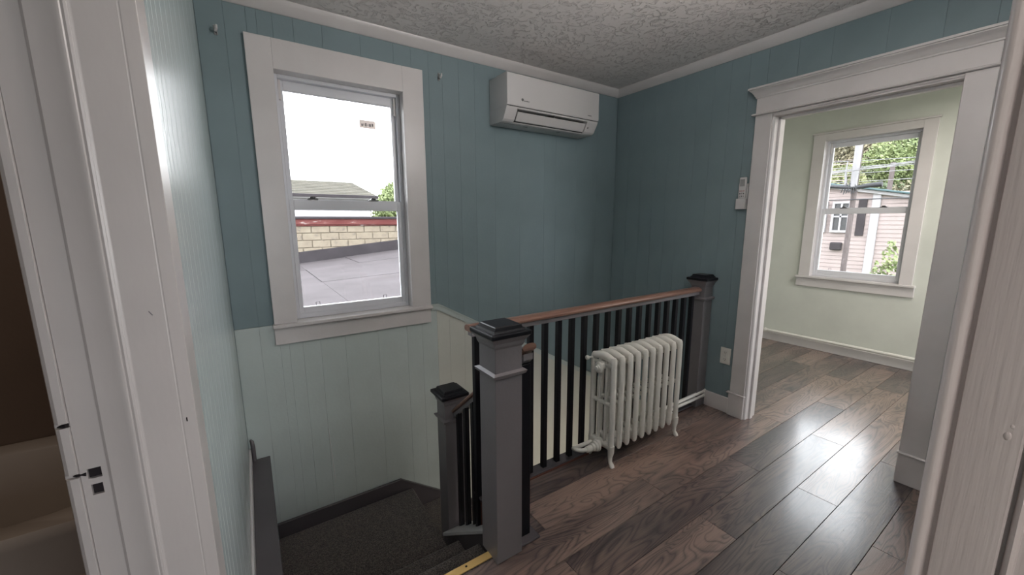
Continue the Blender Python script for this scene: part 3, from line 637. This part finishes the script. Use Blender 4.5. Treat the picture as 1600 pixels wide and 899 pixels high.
# far room pipe
fp = empty('heating_pipe', (5.185, 1.5, 0.12)); tag(fp, 'white heating pipe running above the baseboard in the next room', 'pipe')
MB().tube([(5.185, -1.4, 0.142), (5.185, 2.14, 0.128)], 0.016, 12).build('pipe', RADW, fp, True)
MB().lathe((5.185, 2.14, 0.128), (0, 1, 0), [(0, 0.024), (0.02, 0.026), (0.024, 0.018), (0.05, 0.020), (0.055, 0.026), (0.08, 0.026)], 14).build('coupling', RADW, fp, True, 35)
MB().tube([(5.185, 2.20, 0.128), (5.185, 2.23, 0.120), (5.185, 2.235, 0.09), (5.185, 2.235, 0.0)], 0.018, 12).build('elbow', RADW, fp, True)
MB().lathe((5.185, 2.19, 0.075), (0, 1, 0), [(0, 0.0), (0.004, 0.020), (0.03, 0.022), (0.06, 0.018)], 12).build('drain_cock', RADW, fp, True, 35)

# ------------------------------------------------------------------ mini-split air conditioner
ac = empty('wall_air_conditioner', (2.0, B, 2.14)); tag(ac, 'white split air conditioner mounted high on the teal wall', 'air conditioner')
ax0, ax1 = 1.562, 2.438
pf = [(B-0.001, 2.142), (2.470, 2.138), (2.450, 2.143), (2.432, 2.155), (2.398, 2.215), (2.390, 2.232), (2.400, 2.240), (B-0.001, 2.240)]
# lower housing with a recess for the louvre: built as end cheeks + thin channel
def shell(x0, x1, p, nm, mt): return MB().prism(p, x0, x1, 'x', 0.003, 2).build(nm, mt, ac, True, 40)
shell(ax0, 1.655, pf, 'left_cheek', PLAST); shell(2.325, ax1, pf, 'right_cheek', PLAST)
shell(1.6545, 2.3255, [(B-0.001, 2.142), (2.470, 2.138), (2.455, 2.142), (2.475, 2.165), (2.450, 2.225), (2.394, 2.221), (2.390, 2.232), (2.400, 2.240), (B-0.001, 2.240)], 'lower_housing', PLAST)
MB().prism([(2.520, 2.150), (2.452, 2.147), (2.440, 2.225), (2.520, 2.230)], 1.656, 2.324, 'x').build('outlet_cavity', DPLAS, ac)
fl = MB().prism([(2.446, 2.150), (2.436, 2.150), (2.404, 2.204), (2.411, 2.209)], 1.664, 2.316, 'x', 0.002).build('louvre', PLAST, ac)
for i in range(2):
    MB().box(1.99-0.004, 1.99+0.004, 2.400, 2.43, 2.205, 2.222).build('louvre_pivot', GPLAS, fl) if i == 0 else None
MB().prism([(2.386, 2.236), (2.384, 2.250), (2.384, 2.440), (2.390, 2.447), (2.400, 2.450), (B-0.001, 2.450), (B-0.001, 2.236)], ax0, ax1, 'x', 0.004, 2).build('front_panel', PLAST, ac, True, 40)
MB().box(ax0+0.002, ax1-0.002, 2.388, 2.40, 2.2325, 2.2365).build('panel_gap', DPLAS, ac)
# brand mark: round emblem with small lettering as worn grey print, and small grey mark at the right
lm = empty
m = MB().lathe((1.690, 2.3838, 2.283), (0, -1, 0), [(0, 0.010), (0.0004, 0.010), (0.0005, 0)], 12)
for i, (w_, h_) in enumerate(((0.006, 0.006), (0.006, 0.006), (0.007, 0.006), (0.006, 0.007), (0.007, 0.006))):
    m.box(1.703+0.0095*i, 1.703+0.0095*i+w_, 2.3834, 2.384, 2.274, 2.274+h_)
m.build('left_logo', GPLAS, ac)
m = MB()
for i in range(4): m.box(2.318+0.010*i, 2.318+0.010*i+0.007, 2.3834, 2.384, 2.262, 2.269)
m.build('right_logo', GPLAS, ac)
MB().lathe((2.352, 2.4175, 2.184), (0, -1, -0.55), [(-0.001, 0.009), (0.0015, 0.009), (0.002, 0)], 14).build('receiver_window', DPLAS, ac, True)
for x in (1.80, 2.12): MB().box(x-0.018, x+0.018, 2.50, 2.512, 2.1385, 2.1415).build('service_clip', DPLAS, ac)
MB().box(1.60, 1.74, 2.482, 2.486, 2.1372, 2.1400).build('rating_label', GPLAS, ac)

# ------------------------------------------------------------------ small wall things
def hook(name, x, z, label):
    r = empty(name, (x, B, z)); tag(r, label, 'bracket')
    MB().box(x-0.008, x+0.008, B-0.006, B, z-0.024, z+0.024, 0.003).build('plate', STEEL, r)
    MB().tube([(x, B-0.004, z-0.005), (x, B-0.028, z-0.010), (x+0.004, B-0.036, z-0.002), (x+0.006, B-0.036, z+0.014)], [0.006, 0.006, 0.006, 0.004], 8).build('arm', PLAST, r, True)
    MB().lathe((x+0.002, B-0.006, z-0.014), (0, -1, 0), [(0, 0.0035), (0.003, 0.003), (0.004, 0)], 8).build('screw', DPLAS, r, True)
hook('curtain_bracket', -0.030, 2.400, 'small pale curtain bracket on the teal wall left of the window')
hook('curtain_bracket', 1.170, 2.402, 'small pale curtain bracket on the teal wall right of the window')
rm = empty('remote_control', (R, 1.445, 1.635)); tag(rm, 'white remote control held in a wall cradle beside the doorway', 'remote')
MB().box(R-0.026, R-0.008, 1.421, 1.467, 1.545, 1.744, 0.006, 2).build('handset', PLAST, rm, True, 40)
MB().box(R-0.0275, R-0.026, 1.429, 1.459, 1.682, 1.730, 0.0005).build('display', STEEL, rm)
for i in range(3):
    for j in range(3):
        MB().box(R-0.0285, R-0.0255, 1.4275+0.0125*j, 1.4345+0.0125*j, 1.610+0.018*i, 1.619+0.018*i, 0.001).build('button', PINKG if i == 2 else (GPLAS if (i+j) % 2 else STEEL), rm)
m = MB().box(R-0.034, R-0.028, 1.412, 1.476, 1.530, 1.598, 0.002).box(R-0.034, R, 1.412, 1.416, 1.530, 1.598, 0.001).box(R-0.034, R, 1.472, 1.476, 1.530, 1.598, 0.001).box(R-0.034, R, 1.412, 1.476, 1.527, 1.532, 0.001).box(R-0.008, R, 1.412, 1.476, 1.530, 1.700, 0.001)
m.build('cradle', PLAST, rm)
ol = empty('wall_outlet', (R, 1.465, 0.44)); tag(ol, 'ivory duplex wall outlet beside the door casing', 'outlet')
MB().box(R-0.006, R, 1.427, 1.503, 0.376, 0.504, 0.003, 2).build('cover_plate', RADW, ol)
for z in (0.466, 0.414):
    q = MB().lathe((R-0.0055, 1.465, z), (-1, 0, 0), [(0, 0.0165), (0.0025, 0.0165), (0.003, 0.015), (0.0031, 0)], 18).build('receptacle', RADW, ol, True, 35)
    for dy in (-0.006, 0.006): MB().box(R-0.0092, R-0.0082, 1.465+dy-0.0012, 1.465+dy+0.0012, z-0.002, z+0.007).build('slot', DPLAS, q)
    MB().lathe((R-0.0082, 1.465, z-0.008), (-1, 0, 0), [(0, 0.0025), (0.001, 0.0025), (0.0011, 0)], 8).build('ground_hole', DPLAS, q)
MB().lathe((R-0.0058, 1.465, 0.440), (-1, 0, 0), [(0, 0.003), (0.001, 0.003), (0.0012, 0)], 8).build('screw', STEEL, ol)

# ------------------------------------------------------------------ bathtub
tb = empty('bathtub', (-1.2, 2.12, 0)); tag(tb, 'dim enamelled bathtub seen through the bathroom doorway', 'bathtub')
def loop(hx, hy, z, c=(-1.20, 2.125), e=0.5):
    return [(c[0]+hx*math.copysign(abs(math.cos(t*math.pi/20))**e, math.cos(t*math.pi/20)), c[1]+hy*math.copysign(abs(math.sin(t*math.pi/20))**e, math.sin(t*math.pi/20)), z) for t in range(40)]
lps = [loop(0.86, 0.395, 0.0, e=0.1), loop(0.86, 0.395, 0.44, e=0.1), loop(0.875, 0.400, 0.46, e=0.12), loop(0.875, 0.400, 0.49, e=0.12), loop(0.865, 0.395, 0.50, e=0.15), loop(0.80, 0.325, 0.50, e=0.4), loop(0.78, 0.305, 0.485), loop(0.70, 0.25, 0.22), loop(0.64, 0.20, 0.13), loop(0.3, 0.1, 0.12, e=0.8)]
v = [p for l_ in lps for p in l_]; fc = [(k*40+i, k*40+(i+1) % 40, (k+1)*40+(i+1) % 40, (k+1)*40+i) for k in range(len(lps)-1) for i in range(40)] + [tuple(range((len(lps)-1)*40, len(lps)*40))]
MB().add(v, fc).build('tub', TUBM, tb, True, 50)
MB().box(-2.05, -0.33, 1.722, 1.726, 0.30, 0.304).build('apron_ridge', TUBM, tb)

# ------------------------------------------------------------------ outside the stair window
dk = empty('flat_roof', (2.5, 8.0, 0.35)); tag(dk, 'grey membrane flat roof outside the stair window', 'roof')
def zdeck(x, y): return 0.30 - 0.006*(y-3) + 0.096*max(-0.5, (x-1.16))*max(0, min(1, (y-4)/9.0))
def sheet(x0, x1, y0, y1, dz):
    v = []; N = 4
    for k in (0, 1):
        for j in range(N+1):
            for i in range(N+1):
                x, y = x0+(x1-x0)*i/N, y0+(y1-y0)*j/N; v.append((x, y, zdeck(x, y)+dz+(0.006 if k else -0.20)))
    M = (N+1)*(N+1); f_ = []
    for j in range(N):
        for i in range(N):
            a = j*(N+1)+i; f_ += [(a, a+N+1, a+N+2, a+1), (M+a, M+a+1, M+a+N+2, M+a+N+1)]
    bd = [i for i in range(N+1)] + [j*(N+1)+N for j in range(1, N+1)] + [N*(N+1)+i for i in range(N-1, -1, -1)] + [j*(N+1) for j in range(N-1, 0, -1)]
    for a, b_ in zip(bd, bd[1:]+bd[:1]): f_.append((a, b_, M+b_, M+a))
    MB().add(v, f_).build('membrane_sheet', DECKM, dk)
XS = [-6, -2.6, -0.3, 1.15, 2.45, 3.9, 6.2, 9.5]; YS = [2.82, 5.6, 8.4, 11.0, 12.98]
for i in range(len(XS)-1):
    for j in range(len(YS)-1):
        sheet(XS[i]+0.004, XS[i+1]-0.004, YS[j]+0.004, YS[j+1]-0.004, 0.004*((i*3+j*5) % 4))
v = [];
for x in (-6, 1.0, 3.0, 5.0, 9.5):
    zb = zdeck(x, 12.9)+0.32
    v += [(x, 12.90, zdeck(x, 12.4)-0.3), (x, 12.90, zb), (x, 12.99, zb+0.01), (x, 12.99, zdeck(x, 12.4)-0.3)]
MB().add(v, [(k*4+i, k*4+(i+1) % 4, (k+1)*4+(i+1) % 4, (k+1)*4+i) for k in range(4) for i in range(4)]+[(0, 1, 2, 3), (16, 17, 18, 19)]).build('upstand', FLASHM, dk)
bw = empty('block_wall', (2, 13.1, 0)); tag(bw, 'tan concrete block parapet with peeling red coping beyond the flat roof', 'wall')
MB().box(-6, 9.6, 13.03, 13.18, -0.4, 1.33).build('mortar_core', BLOCKM, bw)
blk = None; bw_, bh_ = 0.50, 0.215
for r_ in range(6):
    x = -5.9 - (0.25 if r_ % 2 else 0)
    while x < 9.3:
        zc = 1.33-bh_*(r_+0.5); c = (x+bw_/2, 13.055, zc)
        if blk is None: blk = MB().box(x+0.010, x+bw_-0.010, 13.0, 13.11, zc-bh_/2+0.009, zc+bh_/2-0.009, 0.010).build('block', BLOCKM, bw)
        else: copyto(blk, (c[0], 13.055+random.uniform(-0.006, 0.006), zc), bw)
        x += bw_
MB().box(-6, 9.6, 12.93, 13.22, 1.36, 1.53, 0.01).build('red_fascia', REDM, bw)
MB().box(-6, 9.6, 12.96, 13.22, 1.32, 1.37, 0.01).build('lower_board', REDM, bw)
MB().box(-6, 9.6, 12.88, 13.26, 1.53, 1.60, 0.01).build('coping', FLASHM, bw)
sd = empty('white_shed', (2.5, 18.5, -2)); tag(sd, 'white building with a mossy shingled roof behind the block parapet', 'building')
MB().box(-6, 4.68, 18.25, 22.0, -3, 2.52).build('wall', WSIDE, sd)
def slope_piece(x0, x1, t0, t1):
    ya, yb = 18.0+2.0*t0, 18.0+2.0*t1; za, zb = 2.54+0.72*t0, 2.54+0.72*t1
    return (x0, x1, ya, yb, za, zb)
for k in range(9):
    t0, t1 = k/9, (k+1)/9
    xr0 = 4.95-0.62*t0*1.0; ya, yb = 18.0+2.0*t0, 18.0+2.0*t1; za, zb = 2.54+0.72*t0, 2.54+0.72*t1; xr1 = 4.95-0.62*t1
    v = [(-6.2, ya-0.03, za+0.012), (xr0, ya-0.03, za+0.012), (xr1, yb, zb+0.004), (-6.2, yb, zb+0.004), (-6.2, ya-0.03, za), (xr0, ya-0.03, za), (xr1, yb, zb-0.02), (-6.2, yb, zb-0.02)]
    MB().add(v, [(0, 1, 2, 3), (7, 6, 5, 4), (0, 4, 5, 1), (1, 5, 6, 2), (2, 6, 7, 3), (3, 7, 4, 0)]).build('shingle_course', SHINGM, sd)
MB().prism([(20.0, 3.25), (22.3, 2.5), (20.0, 2.5)], -6.2, 4.3, 'x').build('rear_roof', SHINGM, sd)
MB().box(-6.2, 4.96, 17.90, 17.98, 2.44, 2.56, 0.01).build('gutter', FLASHM, sd)
MB().box(-6.2, 4.96, 17.98, 18.26, 2.40, 2.46).build('soffit', WSIDE, sd)

# ------------------------------------------------------------------ foliage
def leaves(cx, cy_, cz, rx, ry, rz, n, size, seed, mb):
    rd = random.Random(seed); bm = mb.bm
    for i in range(n):
        th = rd.uniform(0, 2*math.pi); ph = math.acos(rd.uniform(-1, 1)); rr = 0.72+0.28*rd.random()+0.12*math.sin(3*th+seed)*math.cos(4*ph)
        c = Vector((cx+rx*rr*math.sin(ph)*math.cos(th), cy_+ry*rr*math.sin(ph)*math.sin(th), cz+rz*rr*math.cos(ph)))
        n_ = Vector((rd.gauss(0, 1), rd.gauss(0, 1), rd.gauss(0, 1))).normalized(); a = n_.orthogonal().normalized(); b2 = n_.cross(a); s = size*(0.6+0.8*rd.random())
        vs = [bm.verts.new(c+a*s), bm.verts.new(c+b2*s*0.55), bm.verts.new(c-a*s), bm.verts.new(c-b2*s*0.55)]; bm.faces.new(vs)
protos = []
def tree(kind, x, y, z, s, label, group=None):
    global protos
    if len(protos) <= kind or protos[kind] is None: pass
    root = empty('tree', (x, y, z)); tag(root, label, 'tree', group)
    if kind not in PR:
        mb = MB(); leaves(0, 0, 3.4, 1.75, 1.75, 2.0, 8000, 0.075, kind*7+1, mb); leaves(0.1, 0.1, 3.3, 1.35, 1.35, 1.6, 3000, 0.15, kind*7+2, mb)
        me_c = mb.build('crown', LEAF[kind], root); me_t = MB().tube([(0, 0, -0.5), (0.05, 0, 1.2), (0.0, 0.05, 3.2)], [0.16, 0.12, 0.06], 8).build('trunk', BARKM, root)
        PR[kind] = (me_c, me_t, WORLD[me_c.name].copy(), WORLD[me_t.name].copy())
        me_c.location = PR[kind][2]; me_t.location = PR[kind][3]
    else:
        a, b_, la, lb_ = PR[kind]
        for src, l_, nm in ((a, la, 'crown'), (b_, lb_, 'trunk')):
            c = src.copy(); COL.objects.link(c); c.name = nm; c.parent = root; c.location = l_
    root.scale = (s, s, s*random.uniform(0.9, 1.15)); root.rotation_euler = (0, 0, random.uniform(0, 6.28))
PR = {}
for i, (x, y, s, k) in enumerate(((7.9, 23.5, 0.95, 3), (10.4, 24.5, 1.0, 0), (9.2, 28.0, 1.1, 1), (12.5, 26.5, 1.15, 0))):
    tree(k, x, y, -1.7, s, ['bright green tree showing right of the shed roof', 'deep green tree right of the bright one beyond the shed', 'yellow green tree set back behind the shed tree', 'outermost deep green tree beyond the shed'][i], 'trees beyond the shed')
# wooded hillside seen from the next room
hill = MB(); N = 14; v = []; f_ = []
for j in range(N+1):
    for i in range(N+1):
        x = 22+38*j/N; y = -14+46*i/N; v.append((x, y, -3.0+max(0, (x-24))*0.46+0.5*math.sin(y*0.5+x*0.3)))
for j in range(N):
    for i in range(N): a = j*(N+1)+i; f_.append((a, a+1, a+N+2, a+N+1))
hl = hill.add(v, f_).build('hillside', EARTH, None, True, 60); tag(hl, 'scrubby wooded hillside seen through the next room window', 'hill')
rd = random.Random(3); kinds = ['deep green', 'yellow green', 'olive brown', 'bright green']; idx = 0
for row in range(6):
    for i in range(6):
        x = 28+row*4.6+rd.uniform(-1, 1); y = 3.2+row*1.75+i*(1.9+row*0.30)+rd.uniform(-0.5, 0.5)
        z = -3.0+max(0, (x-24))*0.46-0.6; k = rd.choice([0, 0, 1, 3, 2] if i < 3 else [2, 2, 0, 1])
        tree(k, x, y, z, 1.0+0.10*row+rd.uniform(-0.1, 0.2), kinds[k]+' tree in the '+['lowest', 'second', 'third', 'fourth', 'fifth', 'topmost'][row]+' row up the hillside, '+['first', 'second', 'third', 'fourth', 'fifth', 'sixth'][i]+' from the right', 'hillside trees')
# ground
struct(MB().box(-40, 60, -40, 60, -3.6, -3.3).build('ground', EARTH))

# ------------------------------------------------------------------ pink sided house, pole, wires
hs = empty('pink_house', (14.5, 4.5, -3)); tag(hs, 'pale pink clapboard house with white corner board seen from the next room', 'building')
def ez(y): return 2.12+0.205*(y-2.84)
def siding(y0, y1, nm):
    m = MB(); z = -3.3
    while z < ez(y1)-0.05:
        zt0, zt1 = min(z+0.112, ez(y0)-0.05), min(z+0.112, ez(y1)-0.05)
        if zt1 > z:
            v = [(14.0-0.014, y0, z), (14.0-0.014, y1, z), (14.0, y1, max(z, zt1)), (14.0, y0, max(z, zt0)), (14.0, y0, z), (14.0, y1, z)]
            m.add(v, [(0, 1, 2, 3), (0, 4, 5, 1)])
        z += 0.11
    o = m.build(nm, SIDEM, hs); o['kind'] = 'stuff'; return o
siding(1.0, 3.40, 'clapboard_siding'); siding(3.55, 8.0, 'clapboard_siding')
MB().prism([(1.0, -3.3), (8.0, -3.3), (8.0, ez(8.0)-0.1), (1.0, ez(1.0)-0.1)], 14.01, 19.0, 'x').build('body', SIDEM, hs)
MB().box(13.94, 14.02, 3.385, 3.56, -3.3, ez(3.4)-0.10, 0.01).build('corner_board', WSIDE, hs)
MB().prism([(0.8, ez(0.8)-0.04), (8.2, ez(8.2)-0.04), (8.2, ez(8.2)+0.01), (0.8, ez(0.8)+0.01)], 13.75, 19.2, 'x', 0.01).build('roof', TEALR, hs)
MB().prism([(0.8, ez(0.8)-0.13), (8.2, ez(8.2)-0.13), (8.2, ez(8.2)-0.04), (0.8, ez(0.8)-0.04)], 13.86, 14.03, 'x', 0.01).build('fascia', WSIDE, hs)
for y0, y1 in ((3.98, 4.40), (4.52, 5.0)):
    fr = MB()
    fr.box(13.90, 13.99, y0, y1, 1.10, 1.16).box(13.90, 13.99, y0, y1, 1.90, 1.96).box(13.90, 13.99, y0, y0+0.05, 1.16, 1.90).box(13.90, 13.99, y1-0.05, y1, 1.16, 1.90).box(13.91, 13.98, (y0+y1)/2-0.02, (y0+y1)/2+0.02, 1.16, 1.90).box(13.91, 13.98, y0+0.05, y1-0.05, 1.52, 1.56)
    fr = fr.build('window_frame', WSIDE, hs); MB().box(13.95, 13.962, y0+0.04, y1-0.04, 1.14, 1.92).build('pane', DPLAS, fr)
MB().box(13.86, 13.99, 4.08, 4.34, 0.60, 0.82, 0.02).build('wall_vent', FLASHM, hs)
MB().box(13.955, 13.99, 3.66, 3.84, 1.02, 2.0, 0.005).build('narrow_window', FLASHM, hs)
pp = empty('utility_pole', (11.0, 3.12, -3.3)); tag(pp, 'weathered utility pole in front of the pink house', 'pole')
MB().tube([(11.0, 3.155, -3.3), (11.0, 3.13, 1.9), (11.0, 3.12, 6.0)], [0.056, 0.050, 0.050], 14).build('pole_shaft', POLEM, pp, True)
MB().tube([(10.92, 3.135, 2.15), (10.92, 3.12, 6.0)], 0.062, 12).build('pale_sleeve', WIREM, pp, True)
MB().tube([(10.90, 2.66, 2.17), (10.90, 2.85, 2.16), (10.90, 3.1, 2.13), (10.90, 3.3, 2.15), (10.90, 3.75, 2.21)], [0.055, 0.05, 0.035, 0.04, 0.035], 10).build('splice_case', DWIRE, pp, True)
for k in range(7):
    MB().tube([(10.88, 3.0+0.05*k, 2.12), (10.86, 3.05+0.045*k, 2.03-0.02*(k % 3)), (10.88, 3.10+0.03*k, 2.20+0.03*(k % 2))], 0.008, 6).build('cable_loop', DWIRE, pp, True)
MB().tube([(10.9, 3.26, 2.15), (10.9, 3.29, 2.45), (10.9, 3.28, 2.70)], [0.03, 0.02, 0.008], 8).build('riser_bracket', WIREM, pp, True)
p2 = empty('distant_pole', (25.0, 5.83, -3)); tag(p2, 'thin distant utility pole standing before the trees', 'pole')
MB().tube([(25.0, 5.85, -3), (25.0, 5.83, 4.05)], [0.13, 0.09], 8).build('pole_shaft', POLEM, p2, True)
wl_ = [(3.00, 3.08, 2.2, -0.16), (2.92, 2.98, 2.35, 0.0), (2.80, 2.90, 2.4, 0.0), (2.70, 2.85, 2.4, -0.2), (2.62, 2.66, 2.6, 0.1), (2.50, 2.55, 2.9, 0.2), (2.42, 2.45, 2.5, 0.0), (2.30, 2.36, 2.3, 0.1), (1.96, 1.92, 1.9, 0.0)]
for i, (za, zm, zb, dd) in enumerate(wl_):
    dark = i in (8,)
    pts = [(10.9+dd, -3.0+10.0*t/16, za+(zb-za)*t/16+0.12*((t/8-1)**2)-0.05) for t in range(17)]
    o = MB().tube(pts, 0.012 if dark else 0.007, 5).build('overhead_wire', DWIRE if dark else WIREM, None, True)
    tag(o, 'dark overhead cable crossing low in front of the pink house' if dark else ['topmost', 'second', 'third', 'fourth', 'fifth', 'sixth', 'seventh', 'lowest'][i]+' at the pole of the thin pale overhead wires beyond the next room window', 'wire', None if dark else 'pale overhead wires')
# bush below the window
bs = empty('bush', (12.0, 2.6, -3.3)); tag(bs, 'leafy green bush in front of the pink house wall', 'bush')
mb = MB(); leaves(12.0, 2.60, 0.15, 0.30, 0.34, 0.42, 420, 0.050, 5, mb); leaves(12.0, 2.62, 0.62, 0.13, 0.13, 0.38, 90, 0.05, 6, mb); leaves(12.0, 2.62, -0.9, 0.6, 0.6, 0.9, 500, 0.08, 8, mb); mb.build('foliage', LEAF[3], bs)
MB().tube([(12.0, 2.6, -3.3), (12.0, 2.6, -1.0), (12.0, 2.62, 0.6)], [0.05, 0.03, 0.01], 6).build('stem', BARKM, bs)
